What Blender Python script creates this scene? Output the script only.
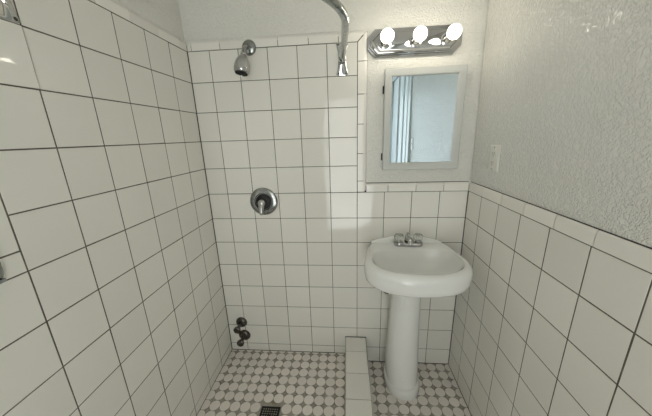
import bpy, bmesh, math, random
from mathutils import Vector, Matrix
random.seed(7)
S = bpy.context.scene
for o in list(bpy.data.objects):
    bpy.data.objects.remove(o, do_unlink=True)
PI = math.pi
COL = S.collection

# ------------------------------------------------------------------ camera
W = 1.516                                   # room width (m), face of the tiles
cam_d = bpy.data.cameras.new('camera')
cam = bpy.data.objects.new('camera', cam_d); COL.objects.link(cam)
cam_d.sensor_fit = 'HORIZONTAL'; cam_d.sensor_width = 36.0
cam_d.lens = 261.6957 / 652 * 36.0
cam_d.clip_start = 0.01
PITCH, ROLL, YAW = -0.2673, 0.0306, 0.0830
Rm = Matrix.Rotation(YAW, 3, 'Z') @ Matrix.Rotation(PITCH, 3, 'X') @ Matrix.Rotation(ROLL, 3, 'Y')
right_v, fwd_v, up_v = Rm.col[0], Rm.col[1], Rm.col[2]
M = Matrix((right_v, up_v, -fwd_v)).transposed().to_4x4()
M.translation = Vector((0.8358, -1.4957, 1.5235))
cam.matrix_world = M
S.camera = cam

# ------------------------------------------------------------------ world (daylight from behind the viewer, graded by hand), exposure
wd = bpy.data.worlds.new('world'); S.world = wd; wd.use_nodes = True
bg = wd.node_tree.nodes['Background']
_wn, _wl = wd.node_tree.nodes, wd.node_tree.links      # added gradient: stronger below the horizon, so upper walls get more light
_tc = _wn.new('ShaderNodeTexCoord'); _sp = _wn.new('ShaderNodeSeparateXYZ'); _mr = _wn.new('ShaderNodeMapRange')
_wl.new(_tc.outputs['Generated'], _sp.inputs['Vector']); _wl.new(_sp.outputs['Z'], _mr.inputs['Value'])
_mr.inputs['From Min'].default_value = -0.5; _mr.inputs['From Max'].default_value = 0.5
_mr.inputs['To Min'].default_value = 5.7; _mr.inputs['To Max'].default_value = 2.1
_wl.new(_mr.outputs['Result'], bg.inputs['Strength'])
bg.inputs['Color'].default_value = (0.96, 0.985, 0.97, 1)
S.view_settings.view_transform = 'Standard'; S.view_settings.look = 'None'
S.view_settings.gamma = 1.0; S.view_settings.use_curve_mapping = False
S.view_settings.exposure = 0.0
BULB = 16.0

# ------------------------------------------------------------------ materials
def nodes_of(m):
    m.use_nodes = True
    return m.node_tree.nodes, m.node_tree.links
def mat(name, col, rough=0.5, metal=0.0, spec=0.5, noise=None, bump=None, trans=0.0, ior=1.45, coat=0.0):
    """noise=(scale, amount): slight colour mottling; bump=(scale, distance, detail)"""
    m = bpy.data.materials.new(name); n, l = nodes_of(m)
    b = n['Principled BSDF']
    b.inputs['Base Color'].default_value = (*col, 1)
    b.inputs['Roughness'].default_value = rough
    b.inputs['Metallic'].default_value = metal
    b.inputs['Specular IOR Level'].default_value = spec
    b.inputs['Transmission Weight'].default_value = trans
    b.inputs['IOR'].default_value = ior
    b.inputs['Coat Weight'].default_value = coat
    tc = n.new('ShaderNodeTexCoord')
    if noise:
        t = n.new('ShaderNodeTexNoise'); t.inputs['Scale'].default_value = noise[0]; t.inputs['Detail'].default_value = 4
        l.new(tc.outputs['Object'], t.inputs['Vector'])
        r = n.new('ShaderNodeValToRGB')
        a = noise[1]
        r.color_ramp.elements[0].position = 0.3; r.color_ramp.elements[1].position = 0.7
        r.color_ramp.elements[0].color = (col[0]*(1-a), col[1]*(1-a), col[2]*(1-a*1.2), 1)
        r.color_ramp.elements[1].color = (min(1, col[0]*(1+a)), min(1, col[1]*(1+a)), min(1, col[2]*(1+a)), 1)
        l.new(t.outputs['Fac'], r.inputs['Fac']); l.new(r.outputs['Color'], b.inputs['Base Color'])
    if bump:
        t = n.new('ShaderNodeTexNoise'); t.inputs['Scale'].default_value = bump[0]; t.inputs['Detail'].default_value = bump[2]
        l.new(tc.outputs['Object'], t.inputs['Vector'])
        bp = n.new('ShaderNodeBump'); bp.inputs['Distance'].default_value = bump[1]; bp.inputs['Strength'].default_value = 1
        l.new(t.outputs['Fac'], bp.inputs['Height']); l.new(bp.outputs['Normal'], b.inputs['Normal'])
    return m

def tile_mat(name, col, var, rough):
    """glazed ceramic: each tile (mesh island) a touch lighter or darker, faint glaze ripple"""
    m = bpy.data.materials.new(name); n, l = nodes_of(m); b = n['Principled BSDF']
    g = n.new('ShaderNodeNewGeometry')
    mr = n.new('ShaderNodeMapRange'); mr.inputs['To Min'].default_value = 1 - var; mr.inputs['To Max'].default_value = 1 + var
    l.new(g.outputs['Random Per Island'], mr.inputs['Value'])
    vm = n.new('ShaderNodeVectorMath'); vm.operation = 'SCALE'; vm.inputs[0].default_value = col
    l.new(mr.outputs['Result'], vm.inputs['Scale']); l.new(vm.outputs['Vector'], b.inputs['Base Color'])
    b.inputs['Roughness'].default_value = rough
    tc = n.new('ShaderNodeTexCoord'); t = n.new('ShaderNodeTexNoise')
    t.inputs['Scale'].default_value = 14; t.inputs['Detail'].default_value = 2
    l.new(tc.outputs['Object'], t.inputs['Vector'])
    bp = n.new('ShaderNodeBump'); bp.inputs['Distance'].default_value = 0.0016; bp.inputs['Strength'].default_value = 0.4
    l.new(t.outputs['Fac'], bp.inputs['Height']); l.new(bp.outputs['Normal'], b.inputs['Normal'])
    return m

def plaster_mat(name, col, depth, rough, coat=0.0):
    """knock-down / orange-peel texture under semi-gloss paint"""
    m = bpy.data.materials.new(name); n, l = nodes_of(m); b = n['Principled BSDF']
    b.inputs['Base Color'].default_value = (*col, 1); b.inputs['Roughness'].default_value = rough
    tc = n.new('ShaderNodeTexCoord')
    b.inputs['Coat Weight'].default_value = coat; b.inputs['Coat Roughness'].default_value = 0.17
    a = n.new('ShaderNodeTexNoise'); a.inputs['Scale'].default_value = 105; a.inputs['Detail'].default_value = 3
    a.inputs['Roughness'].default_value = 0.45; a.inputs['Distortion'].default_value = 0.9
    l.new(tc.outputs['Object'], a.inputs['Vector'])
    r = n.new('ShaderNodeValToRGB'); r.color_ramp.interpolation = 'EASE'
    r.color_ramp.elements[0].position = 0.36; r.color_ramp.elements[1].position = 0.70
    l.new(a.outputs['Fac'], r.inputs['Fac'])
    c = n.new('ShaderNodeTexNoise'); c.inputs['Scale'].default_value = 9; c.inputs['Detail'].default_value = 2
    l.new(tc.outputs['Object'], c.inputs['Vector'])
    mx = n.new('ShaderNodeMath'); mx.operation = 'MULTIPLY_ADD'
    l.new(c.outputs['Fac'], mx.inputs[0]); mx.inputs[1].default_value = 1.6
    l.new(r.outputs['Color'], mx.inputs[2])
    bp = n.new('ShaderNodeBump'); bp.inputs['Distance'].default_value = depth; bp.inputs['Strength'].default_value = 1.0
    l.new(mx.outputs[0], bp.inputs['Height']); l.new(bp.outputs['Normal'], b.inputs['Normal']); l.new(bp.outputs['Normal'], b.inputs['Coat Normal'])
    return m

M_TILE = tile_mat('glazed_wall_tile', (0.800, 0.784, 0.718), 0.03, 0.045)
M_TRIM = tile_mat('glazed_trim_tile', (0.83, 0.81, 0.745), 0.04, 0.10)
M_GROUT = mat('wall_grout', (0.115, 0.105, 0.085), 0.9, noise=(30, 0.3))
M_CAULK = mat('dark_caulk', (0.055, 0.05, 0.045), 0.8)
M_PLASTER = plaster_mat('painted_plaster', (0.80, 0.795, 0.74), 0.0030, 0.26, 1.0)
M_PLASTER_SOFT = plaster_mat('painted_plaster_fine', (0.80, 0.79, 0.73), 0.0022, 0.33)
M_CEIL = plaster_mat('ceiling_paint', (0.88, 0.87, 0.83), 0.001, 0.6)
M_OCT = tile_mat('mosaic_white', (0.83, 0.78, 0.725), 0.05, 0.3)
M_DOT = tile_mat('mosaic_grey_dot', (0.36, 0.34, 0.30), 0.12, 0.35)
M_FGROUT = mat('floor_grout', (0.36, 0.33, 0.285), 0.95, noise=(25, 0.35))
M_CERAMIC = mat('sink_porcelain', (0.83, 0.83, 0.80), 0.07, coat=0.3)
M_CHROME = mat('chrome', (0.50, 0.50, 0.495), 0.06, 1.0)
M_CHROME_WORN = mat('worn_chrome', (0.33, 0.34, 0.34), 0.18, 1.0, noise=(60, 0.25))
M_DARKMETAL = mat('tarnished_metal', (0.10, 0.095, 0.085), 0.22, 1.0, noise=(90, 0.35))
M_BLACK = mat('blackened_metal', (0.03, 0.03, 0.03), 0.45, 0.6)
M_MIRROR = mat('mirror_daylight_tint', (0.76, 0.89, 0.97), 0.01, 1.0)  # blue of the daylit far wall is put into the mirror's colour
M_FRAME = mat('white_frame_enamel', (0.58, 0.59, 0.56), 0.3)
M_PAINT = mat('white_door_paint', (0.82, 0.86, 0.88), 0.35)
M_PLASTIC = mat('white_plastic', (0.74, 0.73, 0.67), 0.3)
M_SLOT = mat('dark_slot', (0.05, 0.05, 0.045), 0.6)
M_ACRYL = mat('clear_acrylic', (0.92, 0.94, 0.90), 0.06, trans=0.85, ior=1.47)
M_BULB = bpy.data.materials.new('lit_bulb'); _n, _l = nodes_of(M_BULB)
_b = _n['Principled BSDF']; _b.inputs['Base Color'].default_value = (0.9, 0.9, 0.85, 1)
_b.inputs['Emission Color'].default_value = (1.0, 0.92, 0.77, 1); _b.inputs['Emission Strength'].default_value = BULB

# ------------------------------------------------------------------ helpers
def link_mesh(name, bm, mats, parent=None, smooth=False, sharp=None):
    bmesh.ops.recalc_face_normals(bm, faces=bm.faces)
    me = bpy.data.meshes.new(name); bm.to_mesh(me); bm.free()
    if not isinstance(mats, (list, tuple)): mats = [mats]
    for m in mats: me.materials.append(m)
    if smooth:
        for p in me.polygons: p.use_smooth = True
        if sharp is not None: me.set_sharp_from_angle(angle=math.radians(sharp))
    o = bpy.data.objects.new(name, me); COL.objects.link(o)
    if parent is not None: o.parent = parent
    return o
def thing(name, label, cat, loc=(0, 0, 0), group=None):
    o = bpy.data.objects.new(name, None); COL.objects.link(o)
    o.empty_display_size = 0.05; o.location = loc
    o['label'] = label; o['category'] = cat
    if group: o['group'] = group
    return o
def struct(o, label=None):
    o['kind'] = 'structure'
    if label: o['label'] = label
    return o
def child(name, bm, mats, parent, smooth=True, sharp=40, label=None):
    """mesh given in world coordinates, stored relative to its thing's base"""
    root = parent
    off = Vector((0, 0, 0))
    while root is not None:
        off += root.location; root = root.parent
    bmesh.ops.translate(bm, verts=bm.verts, vec=-off)
    o = link_mesh(name, bm, mats, parent, smooth, sharp)
    if label: o['label'] = label
    return o

def add_box(bm, lo, hi, mi=0, bevel=0.0):
    vs = [bm.verts.new((x, y, z)) for x in (lo[0], hi[0]) for y in (lo[1], hi[1]) for z in (lo[2], hi[2])]
    q = [(0, 1, 3, 2), (4, 6, 7, 5), (0, 4, 5, 1), (2, 3, 7, 6), (0, 2, 6, 4), (1, 5, 7, 3)]
    fs = [bm.faces.new([vs[i] for i in f]) for f in q]
    for f in fs: f.material_index = mi
    if bevel:
        bmesh.ops.recalc_face_normals(bm, faces=fs)
        es = list({e for f in fs for e in f.edges})
        r = bmesh.ops.bevel(bm, geom=es, offset=bevel, segments=3, affect='EDGES', profile=0.5)
        for f in r['faces']: f.material_index = mi
    return fs
def frame_from(d):
    d = Vector(d).normalized()
    a = Vector((0, 0, 1)) if abs(d.z) < 0.9 else Vector((1, 0, 0))
    u = d.cross(a).normalized(); v = d.cross(u).normalized()
    return u, v, d
def add_lathe(bm, origin, axis, prof, seg=32, mi=0, sx=1.0, sy=1.0):
    """prof = [(radius, distance along axis)]"""
    u, v, d = frame_from(axis); o = Vector(origin); rings = []
    for r, h in prof:
        c = o + d*h
        if r < 1e-6: rings.append([bm.verts.new(c)])
        else: rings.append([bm.verts.new(c + u*(r*sx*math.cos(2*PI*k/seg)) + v*(r*sy*math.sin(2*PI*k/seg))) for k in range(seg)])
    bridge(bm, rings, mi)
def bridge(bm, rings, mi=0):
    for a, b in zip(rings[:-1], rings[1:]):
        if len(a) == 1 and len(b) == 1: continue
        n = max(len(a), len(b))
        for k in range(n):
            j = (k+1) % n
            if len(a) == 1: f = bm.faces.new((a[0], b[k], b[j]))
            elif len(b) == 1: f = bm.faces.new((a[k], b[0], a[j]))
            else: f = bm.faces.new((a[k], b[k], b[j], a[j]))
            f.material_index = mi
def cap(bm, ring, mi=0):
    if len(ring) > 2:
        f = bm.faces.new(ring); f.material_index = mi
def add_tube(bm, pts, rad, seg=16, mi=0, caps=True):
    pts = [Vector(p) for p in pts]; rings = []
    u = None
    for i, p in enumerate(pts):
        d = (pts[min(i+1, len(pts)-1)] - pts[max(i-1, 0)]).normalized()
        if u is None: u = frame_from(d)[0]
        u = (u - d*u.dot(d)).normalized(); v = d.cross(u)
        r = rad[i] if isinstance(rad, (list, tuple)) else rad
        rings.append([bm.verts.new(p + u*(r*math.cos(2*PI*k/seg)) + v*(r*math.sin(2*PI*k/seg))) for k in range(seg)])
    bridge(bm, rings, mi)
    if caps: cap(bm, rings[0], mi); cap(bm, rings[-1], mi)
def add_prism(bm, poly, n0, n1, to3, mi=0):
    """polygon (u,v) extruded from n0 to n1; to3(u,v,n)->xyz"""
    a = [bm.verts.new(to3(u, v, n0)) for u, v in poly]; b = [bm.verts.new(to3(u, v, n1)) for u, v in poly]
    fs = [bm.faces.new(a), bm.faces.new(b)]
    for k in range(len(poly)):
        j = (k+1) % len(poly); fs.append(bm.faces.new((a[k], a[j], b[j], b[k])))
    for f in fs: f.material_index = mi
    return fs

# wall frames: (u, v, n) -> world; n points into the room, n=0 is the tile face
def BACK(u, v, n): return (u, -n, v)
def LEFT(u, v, n): return (n, -u, v)          # u = distance from the back wall
def RIGHT(u, v, n): return (W - n, -u, v)

G = 0.0015          # half a grout joint
def add_tile(bm, u0, u1, v0, v1, to3, mi=0, jit=0.0005, lean=None, g=None):
    """one tile: bevelled face, set a hair out of true"""
    g = g or G; u0 += g; u1 -= g; v0 += g; v1 -= g
    if u1-u0 < 0.004 or v1-v0 < 0.004: return
    e = 0.0016
    t = [random.uniform(-jit, jit) for _ in range(3)]
    if lean: t = [lean[0]/0.4, lean[1], 0.0]
    def hgt(u, v): return t[0]*0.4 + t[1]*((u-u0)/(u1-u0)-.5) + t[2]*((v-v0)/(v1-v0)-.5)
    outer = [(u0, v0), (u1, v0), (u1, v1), (u0, v1)]
    mid = [(u0+e*.3, v0+e*.3), (u1-e*.3, v0+e*.3), (u1-e*.3, v1-e*.3), (u0+e*.3, v1-e*.3)]
    inner = [(u0+e, v0+e), (u1-e, v0+e), (u1-e, v1-e), (u0+e, v1-e)]
    r0 = [bm.verts.new(to3(u, v, -0.005)) for u, v in outer]
    r1 = [bm.verts.new(to3(u, v, hgt(u, v)-0.0010)) for u, v in outer]
    r2 = [bm.verts.new(to3(u, v, hgt(u, v)-0.0003)) for u, v in mid]
    r3 = [bm.verts.new(to3(u, v, hgt(u, v))) for u, v in inner]
    bridge(bm, [r0, r1, r2, r3], mi); cap(bm, r3, mi)

# measured joints
Z = [1.976, 1.8228, 1.6695, 1.5140, 1.3580, 1.2050, 1.0490, 0.8925, 0.7360, 0.5795, 0.4257, 0.2716, 0.1200]
ZL = [z for z in Z]
XB = [0.0, 0.1195, 0.2750, 0.4305, 0.5860, 0.7400, 0.8960, 1.0512, 1.2065, 1.3615, W]
YL = [0.0, 0.154, 0.3085, 0.4655, 0.6236, 0.779, 0.9375, 1.0925, 1.2475, 1.4025, 1.5575, 1.70]
YR = [0.0, 0.1465, 0.3015, 0.4565, 0.6105, 0.7645, 0.9205, 1.0755, 1.2305]
ZT = 2.022          # top of the shower cap course
ZW = 1.256          # top of the wainscot cap course
SF = 0.060          # shower floor
CEIL = 2.30
FAR = -2.75

def box_w(bm, u0, u1, v0, v1, n0, n1, to3, mi):
    add_prism(bm, [(u0, v0), (u1, v0), (u1, v1), (u0, v1)], n0, n1, to3, mi)

# ------------------------------------------------------------------ wall_back
PB = -0.008   # plaster sits this far behind the tile face
bm = bmesh.new()
box_w(bm, -0.12, W+0.12, -0.02, CEIL, -0.12, PB, BACK, 1)                   # plastered wall
box_w(bm, 0, W, 0.0, 1.215, PB-0.001, -0.0009, BACK, 2)                     # grout beds
box_w(bm, 0, 0.93, 1.2, 1.985, PB-0.001, -0.0009, BACK, 2)
for i in range(10):
    for k in range(13):
        z1 = Z[k]; z0 = Z[k+1] if k < 12 else (SF if XB[i+1] < 0.80 else 0.0)
        if k < 5 and i >= 6: continue
        if k == 12 and i == 5: z0 = 0.0
        add_tile(bm, XB[i] + (0.0015 if i == 0 else 0), XB[i+1] - (0.0015 if i == 9 else 0), z0+0.002*(k == 12), z1, BACK, 0)
# dark caulk in the inner corners and along the floor
box_w(bm, 0, 0.0032, SF, 1.976, -0.004, 0.0012, BACK, 3)
box_w(bm, W-0.0035, W, 0, 1.205, -0.004, 0.0012, BACK, 3)
box_w(bm, 0, 0.818, SF, SF+0.003, -0.004, 0.001, BACK, 3)
box_w(bm, 0.955, W, 0, 0.0045, -0.004, 0.002, BACK, 3)
struct(link_mesh('wall_back', bm, [M_TILE, M_PLASTER_SOFT, M_GROUT, M_CAULK]))

# ------------------------------------------------------------------ wall_left
bm = bmesh.new()
box_w(bm, -0.0, -FAR, -0.02, CEIL, -0.12, PB, LEFT, 1)
box_w(bm, 0.0, 1.70, 0.0, 1.985, PB-0.001, -0.0006, LEFT, 2)
for i in range(11):
    cuts = [ZL[k] for k in range(13)] + [SF]
    if i >= 6 and i <= 7:                       # cut course beside the soap dish
        cuts = [z for z in cuts if abs(z-ZL[4]) > 0.01] + [1.263, 1.4185]
        cuts = sorted(cuts, reverse=True)
    for a, b in zip(cuts[:-1], cuts[1:]):
        add_tile(bm, YL[i] + (0.0015 if i == 0 else 0), YL[i+1], b, a, LEFT, 0, lean=(0.0015, -0.0044) if (i == 5 and a == ZL[1]) else None, g=0.0017)
box_w(bm, 0.001, 1.70, SF, SF+0.003, -0.004, 0.001, LEFT, 3)
struct(link_mesh('wall_left', bm, [M_TILE, M_PLASTER_SOFT, M_GROUT, M_CAULK]))

# ------------------------------------------------------------------ wall_right (with the doorway further back)
bm = bmesh.new()
PR = -0.006   # plaster behind the bullnose cap
def RIGHT_P(u, v, n): return RIGHT(u, v, n + (max(0.0, v-1.215)*0.016 if n > -0.1 else 0))   # the plaster is not quite plumb
TEND = YR[-1]
DY0, DY1, DZ = 2.10, 2.66, 2.24
box_w(bm, 0.0, TEND, 1.215, CEIL, -0.12, PR, RIGHT_P, 1)
box_w(bm, 0.0, TEND, -0.02, 1.215, -0.12, PB, RIGHT, 2)
box_w(bm, TEND, DY0, -0.02, 1.215, -0.12, PR, RIGHT_P, 1); box_w(bm, TEND, DY0, 1.215, CEIL, -0.12, PR, RIGHT_P, 1)
box_w(bm, DY1, -FAR, -0.02, 1.215, -0.12, PR, RIGHT_P, 1); box_w(bm, DY1, -FAR, 1.215, CEIL, -0.12, PR, RIGHT_P, 1)
box_w(bm, DY0, DY1, DZ, CEIL, -0.12, PR, RIGHT_P, 1)
box_w(bm, 0.0, TEND, 0.0, 1.215, PB-0.001, -0.0006, RIGHT, 2)
for i in range(8):
    cuts = Z[5:] + [0.0]
    for a, b in zip(cuts[:-1], cuts[1:]):
        add_tile(bm, YR[i] + (0.0015 if i == 0 else 0), YR[i+1], b + (0.002 if b == 0 else 0), a, RIGHT, 0, g=0.0017)
box_w(bm, 0.001, TEND, 0, 0.0045, -0.004, 0.002, RIGHT, 3)
box_w(bm, 0.009, TEND, ZW-0.001, ZW+0.003, -0.010, PR+0.0018, RIGHT, 3)
struct(link_mesh('wall_right', bm, [M_TILE, M_PLASTER, M_GROUT, M_CAULK]))

# ------------------------------------------------------------------ wall_front_added, unseen, added behind the viewer; its doorway narrows the daylight
bm = bmesh.new()
OX0, OX1, OZ = 0.50, 1.26, 2.06
for lo, hi in (((-0.12, FAR-0.12, -0.02), (OX0, FAR, CEIL)), ((OX1, FAR-0.12, -0.02), (W+0.12, FAR, CEIL)), ((OX0, FAR-0.12, OZ), (OX1, FAR, CEIL))):
    add_box(bm, lo, hi)
struct(link_mesh('wall_front_added', bm, M_PLASTER_SOFT))
bm = bmesh.new()
for lo, hi in (((OX0-0.07, FAR, 0.0), (OX0, FAR+0.018, OZ+0.07)), ((OX1, FAR, 0.0), (OX1+0.07, FAR+0.018, OZ+0.07)), ((OX0, FAR, OZ), (OX1, FAR+0.018, OZ+0.07))):
    add_box(bm, lo, hi, 0, 0.002)
struct(link_mesh('doorway_added', bm, M_PAINT))

# ------------------------------------------------------------------ ceiling
bm = bmesh.new(); add_box(bm, (-0.12, FAR-0.12, CEIL), (W+0.12, 0.12, CEIL+0.1))
struct(link_mesh('ceiling', bm, M_CEIL))

# ------------------------------------------------------------------ cap courses (bullnose trim), one mesh per run
def cap_profile(h, d0, d1):
    """(v, n): face edge at v=0, rounds back to the plaster at v=h"""
    p = [(0, -0.005), (0, d1-0.001), (0.001, d1)]
    r = min(0.019, h*0.42)
    for k in range(0, 7):
        a = k/6*PI/2
        p.append((h - r + r*math.sin(a), d1 - (d1-d0)*(1-math.cos(a))))
    p.append((h, -0.005))
    return p
def cap_piece(bm, u0, u1, h, d0, d1, to3, m0=0.0, m1=0.0, mi=0):
    """piece from u0 to u1; m0/m1 shift the outer edge for a mitre"""
    pr = cap_profile(h, d0, d1); u0 += G; u1 -= G
    a = [bm.verts.new(to3(u0 + m0*v/h, v, n)) for v, n in pr]
    b = [bm.verts.new(to3(u1 + m1*v/h, v, n)) for v, n in pr]
    fs = [bm.faces.new(a), bm.faces.new(b)]
    for k in range(len(pr)):
        j = (k+1) % len(pr); fs.append(bm.faces.new((a[k], a[j], b[j], b[k])))
    for f in fs: f.material_index = mi
CW = 0.0475
def shift(base, v0):  return lambda u, v, n: base(u, v0+v, n)
# across the top of the shower, back wall
bm = bmesh.new(); T = shift(BACK, Z[0]+G)
J = [0.002, 0.0245, 0.181, 0.331, 0.489, 0.647, 0.800, 0.8955]
for a, b in zip(J[:-1], J[1:]):
    cap_piece(bm, a, b, CW, PB, 0.0012, T, 0, CW if b > 0.89 else 0)
# down the outer edge, same run turning the corner
V = lambda u, v, n: (0.8960 + G + v, -n, u)
J = [1.2065, 1.2708, 1.4252, 1.5818, 1.7322, 1.8882, Z[0]]
for a, b in zip(J[:-1], J[1:]):
    cap_piece(bm, a, b, CW, PB, 0.0012, V, 0, CW if b > 1.95 else 0)
box_w(bm, 0.0, 0.896+CW-0.018, Z[0]-0.002, Z[0]+CW-0.018, PB-0.001, -0.0009, BACK, 1)
box_w(bm, 0.893, 0.896+CW-0.018, 1.204, Z[0]+CW-0.018, PB-0.001, -0.0009, BACK, 1)
box_w(bm, 0.896+CW, 0.896+CW+0.0025, 1.258, Z[0]+CW, PB-0.001, PB+0.0014, BACK, 2)
add_prism(bm, [(CW+G-0.0055, PB-0.002), (CW+G-0.0048, -0.0016), (CW+G+0.006, PB+0.0004), (CW+G+0.006, PB-0.002)], 0.0, 0.896+CW, lambda u, v, n: BACK(n, Z[0]+u, v), 3)
struct(link_mesh('trim_1', bm, [M_TRIM, M_GROUT, M_CAULK, M_PLASTER_SOFT], smooth=True, sharp=35))
# on the back wainscot
bm = bmesh.new(); T = shift(BACK, Z[5]+G)
CH = ZW - Z[5] - G
J = [0.9462, 1.0705, 1.2268, 1.3790, W-0.0015]
for a, b in zip(J[:-1], J[1:]): cap_piece(bm, a, b, CH, PB, 0.0025, T)
box_w(bm, 0.945, W, Z[5]-0.002, ZW-0.016, PB-0.001, -0.0009, BACK, 1)
box_w(bm, 0.945, W, ZW, ZW+0.0035, PB-0.001, PB+0.0018, BACK, 2)
struct(link_mesh('trim_2', bm, [M_TRIM, M_GROUT, M_CAULK], smooth=True, sharp=35))
# on the right wainscot
bm = bmesh.new(); T = shift(RIGHT, Z[5]+G)
J = [0.0035, 0.165, 0.318, 0.473, 0.627, 0.771, 0.925, 1.08, TEND]
for a, b in zip(J[:-1], J[1:]): cap_piece(bm, a, b, CH, -0.006, 0.0022, T)
box_w(bm, 0.0, TEND, Z[5]-0.002, ZW-0.018, PB-0.001, -0.0009, RIGHT, 1)
struct(link_mesh('trim_3', bm, [M_TRIM, M_GROUT, M_CAULK], smooth=True, sharp=35))
# along the top of the left wall
bm = bmesh.new(); T = shift(LEFT, Z[0]+G)
J = [0.002, 0.065, 0.219, 0.375, 0.528, 0.683, 0.838, 0.993, 1.148, 1.303, 1.458, 1.613, 1.70]
for a, b in zip(J[:-1], J[1:]): cap_piece(bm, a, b, CW, PB, 0.0012, T)
box_w(bm, 0.0, 1.70, Z[0]-0.002, Z[0]+CW-0.018, PB-0.001, -0.0009, LEFT, 1)
add_prism(bm, [(CW+G-0.0055, PB-0.002), (CW+G-0.0048, -0.0016), (CW+G+0.006, PB+0.0004), (CW+G+0.006, PB-0.002)], 0.0, 1.70, lambda u, v, n: LEFT(n, Z[0]+u, v), 3)
struct(link_mesh('trim_4', bm, [M_TRIM, M_GROUT, M_CAULK, M_PLASTER_SOFT], smooth=True, sharp=35))

# ------------------------------------------------------------------ floors: octagon-and-dot mosaic
def clip(poly, lo, hi):
    for ax in (0, 1):
        for lim, sgn in ((lo[ax], 1), (hi[ax], -1)):
            out = []
            for k in range(len(poly)):
                p, q = poly[k], poly[(k+1) % len(poly)]
                dp, dq = (p[ax]-lim)*sgn, (q[ax]-lim)*sgn
                if dp >= 0: out.append(p)
                if (dp >= 0) != (dq >= 0):
                    t = dp/(dp-dq); out.append((p[0]+(q[0]-p[0])*t, p[1]+(q[1]-p[1])*t))
            poly = out
            if len(poly) < 3: return []
    return poly
def area(p): return abs(sum(p[k][0]*p[(k+1) % len(p)][1]-p[(k+1) % len(p)][0]*p[k][1] for k in range(len(p))))/2
def chip(bm, poly, z, mi, h=0.0012):
    if len(poly) < 3 or area(poly) < 2e-5: return
    cx = sum(p[0] for p in poly)/len(poly); cy = sum(p[1] for p in poly)/len(poly)
    tx, ty = random.uniform(-.006, .006), random.uniform(-.006, .006)
    def zz(x, y): return z + h + (x-cx)*tx + (y-cy)*ty
    a = [bm.verts.new((x, y, z-0.001)) for x, y in poly]
    b = [bm.verts.new((x, y, zz(x, y)-0.0005)) for x, y in poly]
    c = [bm.verts.new((cx+(x-cx)*0.965, cy+(y-cy)*0.965, zz(x, y))) for x, y in poly]
    bridge(bm, [a, b, c], mi); cap(bm, c, mi)
def mosaic(bm, x0, y0, px, py, lo, hi, z, skip=None):
    R = px*0.481
    i0, i1 = int((lo[0]-x0)/px)-2, int((hi[0]-x0)/px)+2
    j0, j1 = int((lo[1]-y0)/py)-2, int((hi[1]-y0)/py)+2
    for i in range(i0, i1+1):
        for j in range(j0, j1+1):
            cx, cy = x0+i*px+random.uniform(-.0006, .0006), y0+j*py+random.uniform(-.0006, .0006)
            c2 = (x0+(i+.5)*px, y0+(j+.5)*py)
            if skip is None or not skip(cx, cy):
                pl = []
                for k in range(16):
                    a = (k+0.5)*2*PI/16
                    m = max(abs(math.cos(a)), abs(math.sin(a)), (abs(math.cos(a))+abs(math.sin(a)))/1.40)
                    rr = R/m*0.985
                    pl.append((cx+rr*math.cos(a), cy+rr*math.sin(a)))
                chip(bm, clip(pl, lo, hi), z, 0)
            if skip is None or not skip(*c2):
                r = px*0.135
                chip(bm, clip([(c2[0]+r, c2[1]), (c2[0], c2[1]+r), (c2[0]-r, c2[1]), (c2[0], c2[1]-r)], lo, hi), z, 1, 0.0008)
bm = bmesh.new()
add_box(bm, (-0.12, FAR, -0.1), (W+0.12, 0.12, 0.0), 2)
mosaic(bm, 1.3925, -0.029, 0.0600, 0.0597, (0.957, -1.9), (W-0.002, -0.003), 0.0)
struct(link_mesh('floor', bm, [M_OCT, M_DOT, M_FGROUT]))
bm = bmesh.new()
DX0, DX1, DYA, DYB = 0.3475, 0.4545, -0.395, -0.502
add_box(bm, (0.0, -1.70, 0.0), (0.819, -0.0, SF), 2)
mosaic(bm, 0.7845, -0.050, 0.0592, 0.0592, (0.002, -1.7), (0.816, -0.003), SF,
       lambda x, y: DX0-.02 < x < DX1+.018 and DYB-.02 < y < DYA+.02)
o = struct(link_mesh('floor_shower', bm, [M_OCT, M_DOT, M_FGROUT]))
o['label'] = 'raised shower floor of white octagon mosaic with grey dots'

# ------------------------------------------------------------------ shower curb
bm = bmesh.new()
C0, C1, CT = 0.8175, 0.9560, 0.200
add_box(bm, (C0+0.002, -1.70, 0.0), (C1-0.002, -0.0005, CT-0.002), 1)
YC = [0.003, 0.125, 0.284, 0.440, 0.594, 0.748, 0.902, 1.056, 1.21, 1.364, 1.518, 1.70]
for a, b in zip(YC[:-1], YC[1:]):
    # one saddle piece: top with both edges rounded over and short cheeks
    pr = []
    r = 0.009
    pr.append((C0, CT-0.05))
    for k in range(6):
        t = k/5*PI/2; pr.append((C0 + r - r*math.cos(t), CT - r + r*math.sin(t)))
    for k in range(6):
        t = k/5*PI/2; pr.append((C1 - r + r*math.sin(t), CT - r + r*math.cos(t)))
    pr += [(C1, CT-0.05), (C1-0.006, CT-0.05), (C1-0.008, CT-0.012), (C0+0.008, CT-0.012), (C0+0.006, CT-0.05)]
    add_prism(bm, pr, a+G, b-G, lambda u, v, n: (u, -n, v), 0)
    add_box(bm, (C1-0.004, -b+G, 0.001), (C1, -a-G, CT-0.05-2*G), 0)
    add_box(bm, (C0, -b+G, SF+0.001), (C0+0.004, -a-G, CT-0.05-2*G), 0)
add_box(bm, (C0-0.001, -0.0035, SF), (C1+0.001, 0.0, CT+0.003), 2)
o = struct(link_mesh('shower_curb', bm, [M_TRIM, M_GROUT, M_CAULK], smooth=True, sharp=35))
o['label'] = 'low tiled curb between the shower and the washbasin'

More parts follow.
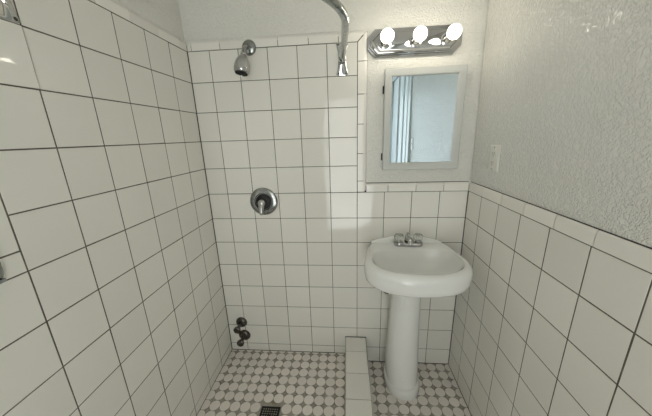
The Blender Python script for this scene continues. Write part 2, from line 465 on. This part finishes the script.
# ------------------------------------------------------------------ door_1: door and casing on the right wall behind the viewer (seen in the mirror)
bm = bmesh.new()
box_w(bm, 1.49, 1.60, 0, CEIL, PR, 0.018, RIGHT, 0)
box_w(bm, 1.60, 1.74, 0, CEIL, PR, 0.024, RIGHT, 0)
box_w(bm, 1.80, 1.98, 0, CEIL, PR, 0.030, RIGHT, 0)
box_w(bm, DY1, DY1+0.07, 0, CEIL, PR, 0.030, RIGHT, 0)
box_w(bm, DY0, DY1, DZ, CEIL, PR, 0.030, RIGHT, 0)
d1 = struct(link_mesh('door_1', bm, M_PAINT))
bm = bmesh.new()                                    # dark closet box, unseen, added behind the ajar door to keep its gap dark
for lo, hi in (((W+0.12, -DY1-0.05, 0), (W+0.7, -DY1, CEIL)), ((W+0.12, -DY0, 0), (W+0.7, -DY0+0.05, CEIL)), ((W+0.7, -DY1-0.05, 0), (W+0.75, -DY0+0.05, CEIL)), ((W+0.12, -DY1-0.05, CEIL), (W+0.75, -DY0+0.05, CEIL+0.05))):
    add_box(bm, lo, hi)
link_mesh('gap_blocker', bm, M_SLOT, d1)
bm = bmesh.new()
box_w(bm, 2.28, DY1-0.004, 0.012, DZ-0.004, -0.035, 0.0, RIGHT, 0)
struct(link_mesh('door_panel', bm, M_PAINT, d1))

# ================================================================== PEDESTAL SINK
def outline(xc, hw, yf, yb, yc, taper, mf=2.35, mb=6.0, n=96):
    """D-shaped plan: bowed front, nearly straight sides, flat back"""
    pts = []
    for k in range(n):
        a = 2*PI*k/n
        c, s = math.cos(a), math.sin(a)
        if s <= 0:
            x = hw*math.copysign(abs(c)**(2/mf), c); y = yc - (yc-yf)*abs(s)**(2/mf)
        else:
            t = abs(s)**(2/mb)
            y = yc + (yb-yc)*t
            x = (hw - taper*t*t)*math.copysign(abs(c)**(2/mb), c)
        pts.append((xc+x, y))
    return pts
sink = thing('pedestal_sink', 'white porcelain pedestal washbasin standing against the tiled back wall', 'sink', (1.187, -0.14, 0))
XC = 1.187
RIM = 0.905
bm = bmesh.new()
def ring(z, hw, yf, yb, yc=-0.24, taper=0.052, mf=2.35, mb=12.0, zf=None):
    P = outline(XC, hw, yf, yb, yc, taper, mf, mb)
    return [bm.verts.new((x, y, z if zf is None else zf(x, y))) for x, y in P]
rings = [
    ring(0.765, 0.070, -0.215, -0.060, -0.14, 0.0, 2.0, 2.0),
    ring(0.770, 0.110, -0.270, -0.030, -0.15, 0.0, 2.0, 2.6),
    ring(0.778, 0.190, -0.355, -0.008, -0.19, 0.02, 2.1, 4.0),
    ring(0.788, 0.232, -0.398, -0.004, -0.22, 0.035),
    ring(0.796, 0.250, -0.418, -0.003, -0.235, 0.04),
    ring(0.808, 0.2590, -0.4280, -0.0025),
    ring(0.828, 0.2625, -0.4325, -0.002),
    ring(0.855, 0.2645, -0.4355, -0.002),
    ring(0.873, 0.2640, -0.4360, -0.002),
    ring(0.887, 0.2600, -0.4325, -0.002),
    ring(0.897, 0.2530, -0.4255, -0.0025),
    ring(0.9035, 0.2440, -0.4165, -0.003),
    ring(0.9065, 0.2350, -0.4080, -0.004),
    ring(0.9055, 0.2290, -0.4015, -0.010),
    ring(0.9020, 0.2245, -0.3970, -0.022),
]
# inner bowl: the back edge steps forward to leave the faucet deck
def bowl(z, k, yf, yb, hw): return ring(z, hw, yf, yb, -0.25, 0.0, 2.3, 3.2)
rings += [
    bowl(0.9015, 0, -0.3955, -0.104, 0.2235),
    bowl(0.8990, 0, -0.3938, -0.1060, 0.2215),
    bowl(0.890, 0, -0.3890, -0.109, 0.2160),
    bowl(0.870, 0, -0.3760, -0.1135, 0.2050),
    bowl(0.845, 0, -0.3580, -0.121, 0.1860),
    bowl(0.820, 0, -0.3350, -0.143, 0.1550),
    bowl(0.800, 0, -0.3080, -0.160, 0.1120),
    bowl(0.789, 0, -0.2750, -0.185, 0.0600),
    ring(0.785, 0.022, -0.250, -0.206, -0.228, 0, 2, 2),
]
# index rings so that no twisting happens (same parametrisation everywhere)
bridge(bm, rings); cap(bm, rings[0]); cap(bm, rings[-1])
basin = child('basin', bm, M_CERAMIC, sink, True, 60)
# raised ledge along the wall with a low arched crest
bm = bmesh.new(); N = 40; sec = []
for k in range(N+1):
    t = -1 + 2*k/N; x = XC - 0.004 + t*0.204
    h = 0.037*(1-abs(t)**2.0)**0.9 + 0.001 if abs(t) < 1 else 0.001
    b0 = RIM - 0.010
    th = 0.024
    prof = [(-0.0015, b0), (-th-0.006, b0), (-th-0.003, RIM+min(0.003, h*.3)), (-th, RIM+h*0.45), (-th+0.002, RIM+h*0.8),
            (-th+0.006, RIM+h*0.96), (-th*0.55, RIM+h), (-0.005, RIM+h), (-0.0015, RIM+h*0.9)]
    sec.append([bm.verts.new((x, y, z)) for y, z in prof])
for a, b in zip(sec[:-1], sec[1:]):
    for k in range(len(a)):
        j = (k+1) % len(a); bm.faces.new((a[k], a[j], b[j], b[k]))
bm.faces.new(sec[0]); bm.faces.new(sec[-1])
child('backsplash_ledge', bm, M_CERAMIC, sink, True, 50)
# pedestal column: rounded front, flared foot with a lip
bm = bmesh.new(); rings = []
for z, hw, yf in [(0.0, .1065, -.276), (0.004, .109, -.278), (0.040, .1070, -.2755), (0.050, .1050, -.2735), (0.057, .1010, -.268), (0.060, .0965, -.2585), (0.068, .0960, -.256),
                  (0.10, .0975, -.252), (0.16, .0960, -.243), (0.25, .0930, -.233), (0.40, .0870, -.224), (0.55, .0825, -.219), (0.66, .0805, -.219), (0.74, .082, -.225), (0.775, .090, -.235)]:
    xo = XC - (0.014 + 0.05*z if z < 0.08 else 0.018 - 0.005*min(1, max(0, z-0.2)/0.4))
    yc = -0.13; P = outline(xo, hw, yf, -0.045, yc, 0.0, 2.15, 3.5, 64)
    rings.append([bm.verts.new((x, y, z)) for x, y in P])
bridge(bm, rings); cap(bm, rings[0]); cap(bm, rings[-1])
child('pedestal', bm, M_CERAMIC, sink, True, 50)
bm = bmesh.new()
add_lathe(bm, (XC, -0.228, 0.7855), (0, 0, 1), [(0.021, -0.004), (0.021, 0.001), (0.019, 0.0025), (0.014, 0.001), (0, 0.0005)], 32)
child('drain_ring', bm, M_CHROME, sink)
# supply and waste pipes behind the column
bm = bmesh.new()
add_tube(bm, [(1.085, -0.012, 0.565), (1.083, -0.03, 0.565), (1.081, -0.040, 0.575), (1.081, -0.045, 0.72), (1.10, -0.055, 0.785)], 0.007, 12)
add_lathe(bm, (1.085, -0.0005, 0.565), (0, -1, 0), [(0.024, 0), (0.023, 0.006), (0.010, 0.010), (0.010, 0.03)], 24)
child('supply_pipe', bm, M_BLACK, sink)
# faucet (4-inch centre-set)
FY = -0.064
FZ = RIM + 0.003
bm = bmesh.new()
P = lambda s, z: [bm.verts.new((XC - 0.001 + (0.052*(1 if math.cos(a) > 0 else -1) if abs(math.cos(a)) > 1e-6 else 0) + 0.029*s*math.cos(a), FY + 0.028*s*math.sin(a), z)) for a in [2*PI*(k+.5)/48 for k in range(48)]]
rs = [P(1.0, FZ-0.003), P(1.02, FZ+0.003), P(1.0, FZ+0.012), P(0.9, FZ+0.018), P(0.7, FZ+0.020)]
bridge(bm, rs); cap(bm, rs[0]); cap(bm, rs[-1])
faucet = child('faucet', bm, M_CHROME, sink, True, 40, 'chrome two-handle faucet with clear knobs')
FX = XC - 0.001
for s in (-1, 1):
    bm = bmesh.new(); x = FX + s*0.0535
    add_lathe(bm, (x, FY, FZ+0.018), (0, 0, 1), [(0.017, -0.002), (0.0165, 0.006), (0.010, 0.010), (0.009, 0.016), (0, 0.017)], 24)
    child('handle_collar', bm, M_CHROME, faucet)
    bm = bmesh.new(); seg = 48; rr = []
    for r, h in [(0.006, 0.010), (0.019, 0.011), (0.0235, 0.016), (0.0262, 0.030), (0.0260, 0.040), (0.0225, 0.046), (0.013, 0.0475)]:
        rr.append([bm.verts.new((x + r*(1+0.045*math.cos(8*2*PI*k/seg))*math.cos(2*PI*k/seg), FY + r*(1+0.045*math.cos(8*2*PI*k/seg))*math.sin(2*PI*k/seg), FZ+0.014+h)) for k in range(seg)])
    bridge(bm, rr); cap(bm, rr[0]); cap(bm, rr[-1])
    child('handle', bm, M_ACRYL, faucet, True, 50, 'clear acrylic knob')
    bm = bmesh.new()
    add_lathe(bm, (x, FY, FZ+0.0605), (0, 0, 1), [(0.0115, 0), (0.0115, 0.002), (0.008, 0.0032), (0, 0.0035)], 24)
    child('handle_cap', bm, M_CHROME, faucet)
bm = bmesh.new()
add_tube(bm, [(FX, FY+0.006, FZ+0.012), (FX, FY, FZ+0.026), (FX, FY-0.014, FZ+0.036), (FX, FY-0.028, FZ+0.038), (FX, FY-0.042, FZ+0.035), (FX, FY-0.050, FZ+0.028), (FX, FY-0.052, FZ+0.022)],
         [0.022, 0.021, 0.019, 0.017, 0.0165, 0.0155, 0.014], 24)
child('spout', bm, M_CHROME, faucet)
bm = bmesh.new()
add_lathe(bm, (FX-0.001, FY+0.020, FZ+0.015), (0, 0, 1), [(0.0025, 0), (0.0025, 0.038), (0.0055, 0.041), (0.0065, 0.047), (0.004, 0.052), (0, 0.053)], 16)
child('lift_rod', bm, M_CHROME, faucet)

# ================================================================== MEDICINE CABINET
cabinet = thing('medicine_cabinet', 'white framed mirror cabinet on the plaster wall above the washbasin', 'mirror cabinet', (1.2235, 0.008, 1.586))
X0, X1, Z0, Z1 = 1.033, 1.434, 1.3340, 1.843
YF = -0.026
def pic_frame(bm, a, b, fw, yf, yb, mi=0, slope=0.004):
    """mitred frame, a=(x0,z0) b=(x1,z1); slightly raised outer edge, bevel falling in to the glass"""
    def loop(i, y): return [bm.verts.new(p) for p in ((a[0]+i, y, a[1]+i), (b[0]-i, y, a[1]+i), (b[0]-i, y, b[1]-i), (a[0]+i, y, b[1]-i))]
    ls = [loop(0, yb), loop(0, yf+0.003), loop(0.003, yf), loop(fw*0.72, yf+slope*0.3), loop(fw-0.004, yf+slope), loop(fw, yf+0.012), loop(fw, yb)]
    bridge(bm, ls, mi); 
    for k in range(4):
        j = (k+1) % 4; bm.faces.new((ls[0][k], ls[0][j], ls[-1][j], ls[-1][k]))
bm = bmesh.new(); pic_frame(bm, (X0, Z0), (X1, Z1), 0.0385, YF, -0.004)
child('door_frame', bm, M_FRAME, cabinet, True, 25)
bm = bmesh.new(); add_box(bm, (X0+0.036, YF+0.012, Z0+0.036), (X1-0.036, YF+0.016, Z1-0.036))
child('mirror', bm, M_MIRROR, cabinet, False, label='mirror glass')
bm = bmesh.new(); add_box(bm, (X0+0.008, -0.006, Z0+0.008), (X1-0.008, 0.0085, Z1-0.008))
child('cabinet_body', bm, M_FRAME, cabinet, False)
for zc in (1.746, 1.405):
    bm = bmesh.new()
    add_box(bm, (X0-0.006, -0.0065, zc-0.018), (X0+0.009, 0.007, zc+0.018), 0, 0.0008)
    add_lathe(bm, (X0-0.0035, -0.008, zc-0.019), (0, 0, 1), [(0, 0), (0.0035, 0), (0.0035, 0.038), (0, 0.038)], 12)
    child('hinge', bm, M_BLACK, cabinet, True, 40, 'dark metal hinge')

# ================================================================== VANITY LIGHT
LZ = 1.961; LXC = 1.172
light = thing('vanity_light', 'chrome light bar with three lit globe bulbs above the mirror cabinet', 'wall lamp', (LXC, 0.008, LZ))
bm = bmesh.new()
def octo(hw, hh, c, y): return [bm.verts.new((LXC+x, y, LZ+z)) for x, z in ((-hw, -hh+c), (-hw+c, -hh), (hw-c, -hh), (hw, -hh+c), (hw, hh-c), (hw-c, hh), (-hw+c, hh), (-hw, hh-c))]
HW, HH, CC = 0.2285, 0.0635, 0.038
ls = [octo(HW, HH, CC, 0.0085), octo(HW, HH, CC, -0.004), octo(HW-0.002, HH-0.002, CC, -0.006), octo(HW-0.008, HH-0.008, CC-0.001, -0.0065), octo(HW-0.0095, HH-0.0095, CC-0.001, -0.011),
      octo(HW-0.015, HH-0.015, CC-0.002, -0.0115), octo(HW-0.0165, HH-0.0165, CC-0.002, -0.016), octo(HW-0.022, HH-0.021, CC-0.003, -0.017), octo(HW-0.028, HH-0.026, CC-0.004, -0.030), octo(HW-0.030, HH-0.028, CC-0.004, -0.031)]
bridge(bm, ls); cap(bm, ls[0]); cap(bm, ls[-1])
child('backplate', bm, M_CHROME, light, True, 20)
BX = [LXC-0.1465, LXC, LXC+0.1475]
for k, x in enumerate(BX):
    bm = bmesh.new()
    add_lathe(bm, (x, -0.031, LZ-0.005), (0, -1, 0), [(0.030, -0.001), (0.029, 0.003), (0.021, 0.006), (0.0185, 0.010), (0.0180, 0.058), (0.0165, 0.061), (0.0150, 0.060), (0.0150, 0.045), (0, 0.045)], 32)
    child('socket', bm, M_CHROME, light, True, 35)
    bm = bmesh.new()
    pr = [(0.0, -0.042), (0.0125, -0.042), (0.013, -0.034), (0.0135, -0.0275)]
    R = 0.0298
    for q in range(1, 15):
        a = PI - 0.47 - (PI-0.47)*q/14
        pr.append((R*math.sin(a), R*math.cos(a)))
    pr[-1] = (0.0, R)
    add_lathe(bm, (x, -0.123, LZ-0.0055), (0, -1, 0), pr, 36)
    child('bulb', bm, M_BULB, light, True, 80, 'lit white globe bulb')

# ================================================================== SHOWER HEAD
sh = thing('fixed_shower', 'chrome shower head on a short arm high on the tiled wall', 'shower head', (0.337, 0.0, 1.978))
bm = bmesh.new()
add_lathe(bm, (0.337, 0.0005, 1.978), (0, -1, 0), [(0, 0), (0.037, 0), (0.0375, 0.003), (0.034, 0.009), (0.024, 0.013), (0.014, 0.015), (0.012, 0.018), (0, 0.018)], 36)
child('flange', bm, M_CHROME_WORN, sh)
bm = bmesh.new()
add_tube(bm, [(0.337, -0.008, 1.978), (0.3365, -0.035, 1.976), (0.336, -0.058, 1.965), (0.3355, -0.078, 1.945), (0.335, -0.090, 1.928)], 0.0095, 18)
child('arm', bm, M_CHROME_WORN, sh)
hd = Vector((-0.10, -0.30, -1)).normalized(); ho = Vector((0.335, -0.088, 1.931))
bm = bmesh.new()
add_lathe(bm, ho, hd, [(0, 0), (0.012, 0), (0.0135, 0.004), (0.0135, 0.010), (0.0115, 0.012), (0.018, 0.018), (0.0265, 0.029), (0.0335, 0.045), (0.0375, 0.064), (0.0385, 0.080), (0.0365, 0.094), (0.032, 0.102), (0.030, 0.103), (0.029, 0.100)], 36)
hb = child('head_body', bm, M_CHROME, sh)
bm = bmesh.new()
add_lathe(bm, ho, hd, [(0.0295, 0.1005), (0.012, 0.099), (0.011, 0.101), (0, 0.102)], 36)
for k in range(12):
    a = 2*PI*k/12; u, v, d = frame_from(hd)
    add_lathe(bm, ho + d*0.0985 + (u*math.cos(a)+v*math.sin(a))*0.022, hd, [(0.0035, 0), (0.002, 0.003), (0, 0.003)], 8)
child('spray_face', bm, M_BLACK, hb, label='dark spray face')

# ================================================================== SHOWER VALVE
vx, vz = 0.338, 1.1570
sv = thing('shower_valve', 'round chrome shower control with a lever handle on the tiled wall', 'shower valve', (vx, 0, vz))
bm = bmesh.new()
add_lathe(bm, (vx, 0.0005, vz), (0, -1, 0), [(0, 0), (0.0820, 0), (0.0840, 0.003), (0.0830, 0.007), (0.078, 0.011), (0.074, 0.0115), (0.072, 0.0095), (0.062, 0.0125), (0.054, 0.0125), (0.0515, 0.008), (0.050, 0.0045), (0, 0.004)], 56)
child('escutcheon', bm, M_CHROME_WORN, sv)
bm = bmesh.new()
add_lathe(bm, (vx, 0.0005, vz), (0, -1, 0), [(0.048, 0.004), (0.046, 0.012), (0.034, 0.019), (0.026, 0.020), (0, 0.020)], 48)
child('collar', bm, M_BLACK, sv, label='dark collar ring')
bm = bmesh.new()
add_lathe(bm, (vx, -0.018, vz), (0, -1, 0), [(0.024, 0), (0.024, 0.018), (0.023, 0.030), (0.019, 0.040), (0.011, 0.046), (0, 0.048)], 32)
add_tube(bm, [(vx, -0.046, vz-0.010), (vx, -0.056, vz-0.026), (vx, -0.062, vz-0.044), (vx, -0.066, vz-0.060), (vx, -0.067, vz-0.066)], [0.0185, 0.0165, 0.0135, 0.0115, 0.006], 18)
child('lever_handle', bm, M_CHROME, sv)

# ================================================================== CAPPED PIPE STUBS low in the shower corner
def stub(name, label, x, z, r, rc, dep, grp=None):
    t = thing(name, label, 'pipe valve', (x, 0, z))
    bm = bmesh.new()
    add_lathe(bm, (x, 0.0005, z), (0, -1, 0), [(0, 0), (r, 0), (r*1.01, 0.003), (r*0.9, 0.011), (r*0.62, 0.018), (r*0.5, 0.019), (r*0.48, 0.026), (0, 0.026)], 36)
    child('escutcheon', bm, M_DARKMETAL, t)
    bm = bmesh.new()
    add_lathe(bm, (x, -0.02, z), (0, -1, 0), [(rc*0.55, 0), (rc*0.55, dep-0.036), (rc*0.98, dep-0.035), (rc*1.04, dep-0.030), (rc*1.04, dep-0.022), (rc*0.85, dep-0.018), (rc*0.4, dep-0.017), (0, dep-0.0175)], 28)
    child('round_cap', bm, M_DARKMETAL, t)
stub('pipe_stub', 'upper of two dark capped pipe stubs low in the shower corner', 0.099, 0.296, 0.039, 0.0225, 0.088)
stub('pipe_stub', 'lower of two dark capped pipe stubs, just above the shower floor', 0.109, 0.190, 0.041, 0.0235, 0.086)

# ================================================================== CURTAIN ROD
RZ = 1.900; RX = 0.820
rod = thing('curtain_rod', 'bent chrome shower curtain rod fixed to the back and left tiled walls', 'curtain rod', (RX, 0, RZ))
rr_ = 0.355; RY = -0.450
bm = bmesh.new(); path = [(RX, -0.010, RZ-0.004), (RX+0.002, -0.06, RZ-0.002), (RX+0.008, -0.2, RZ), (RX+0.014, -0.36, RZ), (RX+0.016, RY, RZ)]
for k in range(1, 17):
    a = k/16*PI/2; path.append((RX+0.016 - rr_ + rr_*math.cos(a), RY - rr_*math.sin(a), RZ))
path += [(0.3, -0.805, RZ), (0.15, -0.806, RZ), (0.010, -0.810, RZ)]
add_tube(bm, path, 0.0135, 20)
child('rod', bm, M_CHROME_WORN, rod)
def rod_flange(to3, uc, z0, z1):
    bm = bmesh.new(); n = 24; zc = (z0+z1)/2; hh = (z1-z0)/2
    pts = []
    for k in range(n+1):                       # waisted plate, widest at the two screw lobes
        t = -1 + 2*k/n
        w = 0.0190 + 0.0140*abs(t)**2.0
        if abs(t) > 0.90: w *= math.sqrt(max(0.0, 1-((abs(t)-0.90)/0.10)**2))*0.4+0.6
        pts.append((w, zc+hh*t))
    poly = [(uc+w, z) for w, z in pts] + [(uc-w, z) for w, z in reversed(pts)]
    inner = [(uc+(u-uc)*0.86, zc+(z-zc)*0.97) for u, z in poly]
    a = [bm.verts.new(to3(u, v, -0.0005)) for u, v in poly]; b = [bm.verts.new(to3(u, v, 0.003)) for u, v in poly]; c = [bm.verts.new(to3(u, v, 0.0048)) for u, v in inner]
    bridge(bm, [a, b, c]); cap(bm, a); cap(bm, c)
    for k in range(1):                          # cup that holds the rod
        o = Vector(to3(uc, RZ-0.004, 0.004)); d = (Vector(to3(uc, RZ-0.004, 1.0)) - o)
        add_lathe(bm, o, d, [(0.019, -0.002), (0.0185, 0.010), (0.0155, 0.022), (0.0142, 0.030), (0.0130, 0.030)], 28)
    f = child('mounting_flange', bm, M_CHROME, rod, True, 40)
    for u, v in ((uc-0.0190, z0+0.0100), (uc+0.0190, z0+0.0100), (uc-0.0190, z1-0.0100), (uc+0.0190, z1-0.0100)):
        bm = bmesh.new(); o = Vector(to3(u, v, 0.0035)); d = Vector(to3(u, v, 1.0)) - o
        add_lathe(bm, o, d, [(0.0048, -0.001), (0.0046, 0.0020), (0.003, 0.0032), (0, 0.0034)], 14)
        child('screw', bm, M_DARKMETAL, f)
rod_flange(BACK, RX-0.003, 1.823, 1.977)
rod_flange(LEFT, 0.8100, 1.8225, 1.977)

# ================================================================== SOAP DISH (left wall, near edge of the view)
sd = thing('soap_dish', 'grey metal soap dish set in the left tiled wall at the frame edge', 'soap dish', (0, -1.06, 1.252))
bm = bmesh.new()
def rrect(u0, u1, v0, v1, r, to3, n, seg=6):
    out = []
    for cx, cy, a0 in ((u1-r, v0+r, -PI/2), (u1-r, v1-r, 0), (u0+r, v1-r, PI/2), (u0+r, v0+r, PI)):
        for k in range(seg+1):
            a = a0 + k/seg*PI/2; out.append(bm.verts.new(to3(cx+r*math.cos(a), cy+r*math.sin(a), n)))
    return out
ls = [rrect(0.984, 1.136, 1.2035, 1.300, 0.03, LEFT, -0.001), rrect(0.984, 1.136, 1.2035, 1.300, 0.03, LEFT, 0.004), rrect(0.988, 1.132, 1.2075, 1.296, 0.026, LEFT, 0.006),
      rrect(0.994, 1.126, 1.2135, 1.290, 0.021, LEFT, 0.005), rrect(0.995, 1.125, 1.2145, 1.289, 0.020, LEFT, 0.0012)]
bridge(bm, ls); cap(bm, ls[0]); cap(bm, ls[-1])
child('rim', bm, M_CHROME_WORN, sd)
bm = bmesh.new()
ls = [rrect(1.000, 1.120, 1.220, 1.284, 0.018, LEFT, 0.001), rrect(1.000, 1.120, 1.220, 1.284, 0.018, LEFT, 0.003), rrect(1.004, 1.116, 1.224, 1.280, 0.016, LEFT, 0.0035)]
bridge(bm, ls); cap(bm, ls[-1]); cap(bm, ls[0])
box_w(bm, 1.004, 1.116, 1.2165, 1.224, 0.003, 0.035, LEFT, 0)
child('tray', bm, M_CHROME_WORN, sd)

# ================================================================== FLOOR DRAIN
fd = thing('floor_drain', 'square black drain grate in the shower mosaic floor', 'floor drain', ((DX0+DX1)/2, (DYA+DYB)/2, SF))
bm = bmesh.new(); dc = ((DX0+DX1)/2, (DYA+DYB)/2); h2 = (DX1-DX0)/2
def sq(s, z): return [bm.verts.new((dc[0]+x*s, dc[1]+y*s, z)) for x, y in ((-1, -1), (1, -1), (1, 1), (-1, 1))]
ls = [sq(h2, SF-0.001), sq(h2, SF+0.001), sq(h2-0.002, SF+0.0022), sq(h2-0.008, SF+0.0022), sq(h2-0.009, SF-0.0005)]
bridge(bm, ls); cap(bm, ls[-1])
child('drain_frame', bm, M_BLACK, fd, False)
bm = bmesh.new()
n = 7; st = (2*h2-0.018)/n
for k in range(n+1):                            # lattice strainer
    p = -h2+0.009 + k*st
    add_box(bm, (dc[0]+p-0.0026, dc[1]-h2+0.0085, SF), (dc[0]+p+0.0026, dc[1]+h2-0.0085, SF+0.0022))
    add_box(bm, (dc[0]-h2+0.0085, dc[1]+p-0.0026, SF), (dc[0]+h2-0.0085, dc[1]+p+0.0026, SF+0.0021))
add_lathe(bm, (dc[0], dc[1], SF), (0, 0, 1), [(0.010, 0), (0.010, 0.003), (0.007, 0.0038), (0, 0.004)], 20)
child('grate', bm, M_BLACK, fd, False)

# ================================================================== OUTLET + SWITCH on the right wall
def wall_plate(name, label, cat, uc, zc, kind):
    t = thing(name, label, cat, (W-PR, -uc, zc)); n0 = PR + (zc-0.0595-1.215)*0.016
    bm = bmesh.new()
    def loop(i, n): return [bm.verts.new(RIGHT(u, v, n)) for u, v in ((uc-0.040+i, zc-0.0595+i), (uc+0.040-i, zc-0.0595+i), (uc+0.040-i, zc+0.0595-i), (uc-0.040+i, zc+0.0595-i))]
    ls = [loop(0, n0), loop(0, n0+0.003), loop(0.003, n0+0.0065), loop(0.006, n0+0.0075)]
    bridge(bm, ls); cap(bm, ls[0]); cap(bm, ls[-1])
    pl = child('cover_plate', bm, M_PLASTIC, t, True, 30)
    top = n0+0.0075
    if kind == 'outlet':
        bm = bmesh.new()
        box_w(bm, uc-0.0165, uc+0.0165, zc-0.033, zc+0.033, top-0.002, top+0.0022, RIGHT, 0)
        rc = child('receptacle_face', bm, M_PLASTIC, t, False)
        for s in (-1, 1):
            bm = bmesh.new()
            for du in (-0.0065, 0.0065): box_w(bm, uc+du-0.0012, uc+du+0.0012, zc+s*0.021-0.003, zc+s*0.021+0.0055, top+0.0015, top+0.0026, RIGHT, 0)
            add_lathe(bm, RIGHT(uc, zc+s*0.021-0.009, top+0.0015), (-1, 0, 0), [(0.0025, 0), (0.0025, 0.0011), (0, 0.0011)], 12)
            child('socket_slots', bm, M_SLOT, rc, False)
        bm = bmesh.new()
        for dz in (-0.0055, 0.0055): box_w(bm, uc-0.007, uc+0.007, zc+dz-0.0035, zc+dz+0.0035, top+0.0018, top+0.0038, RIGHT, 0)
        child('test_buttons', bm, M_PLASTIC, rc, False)
    else:
        bm = bmesh.new()
        box_w(bm, uc-0.005, uc+0.005, zc-0.012, zc+0.012, top-0.001, top+0.002, RIGHT, 0)
        add_prism(bm, [(zc-0.002, top), (zc+0.008, top), (zc+0.013, top+0.012), (zc+0.007, top+0.013)], uc-0.0035, uc+0.0035, lambda u, v, n: RIGHT(n, u, v), 0)
        child('toggle', bm, M_PLASTIC, t, False)
    for s in (-1, 1):
        bm = bmesh.new(); add_lathe(bm, RIGHT(uc, zc+s*(0.048 if kind == 'outlet' else 0.030), top-0.0005), (-1, 0, 0), [(0.0035, 0), (0.003, 0.0015), (0, 0.0018)], 12)
        child('screw', bm, M_CHROME_WORN, pl)
wall_plate('power_outlet', 'white power outlet plate on the textured right wall near the corner', 'power outlet', 0.213, 1.4035, 'outlet')
wall_plate('light_switch', 'white light switch plate on the right wall, seen only in the mirror', 'light switch', 1.400, 1.42, 'switch')
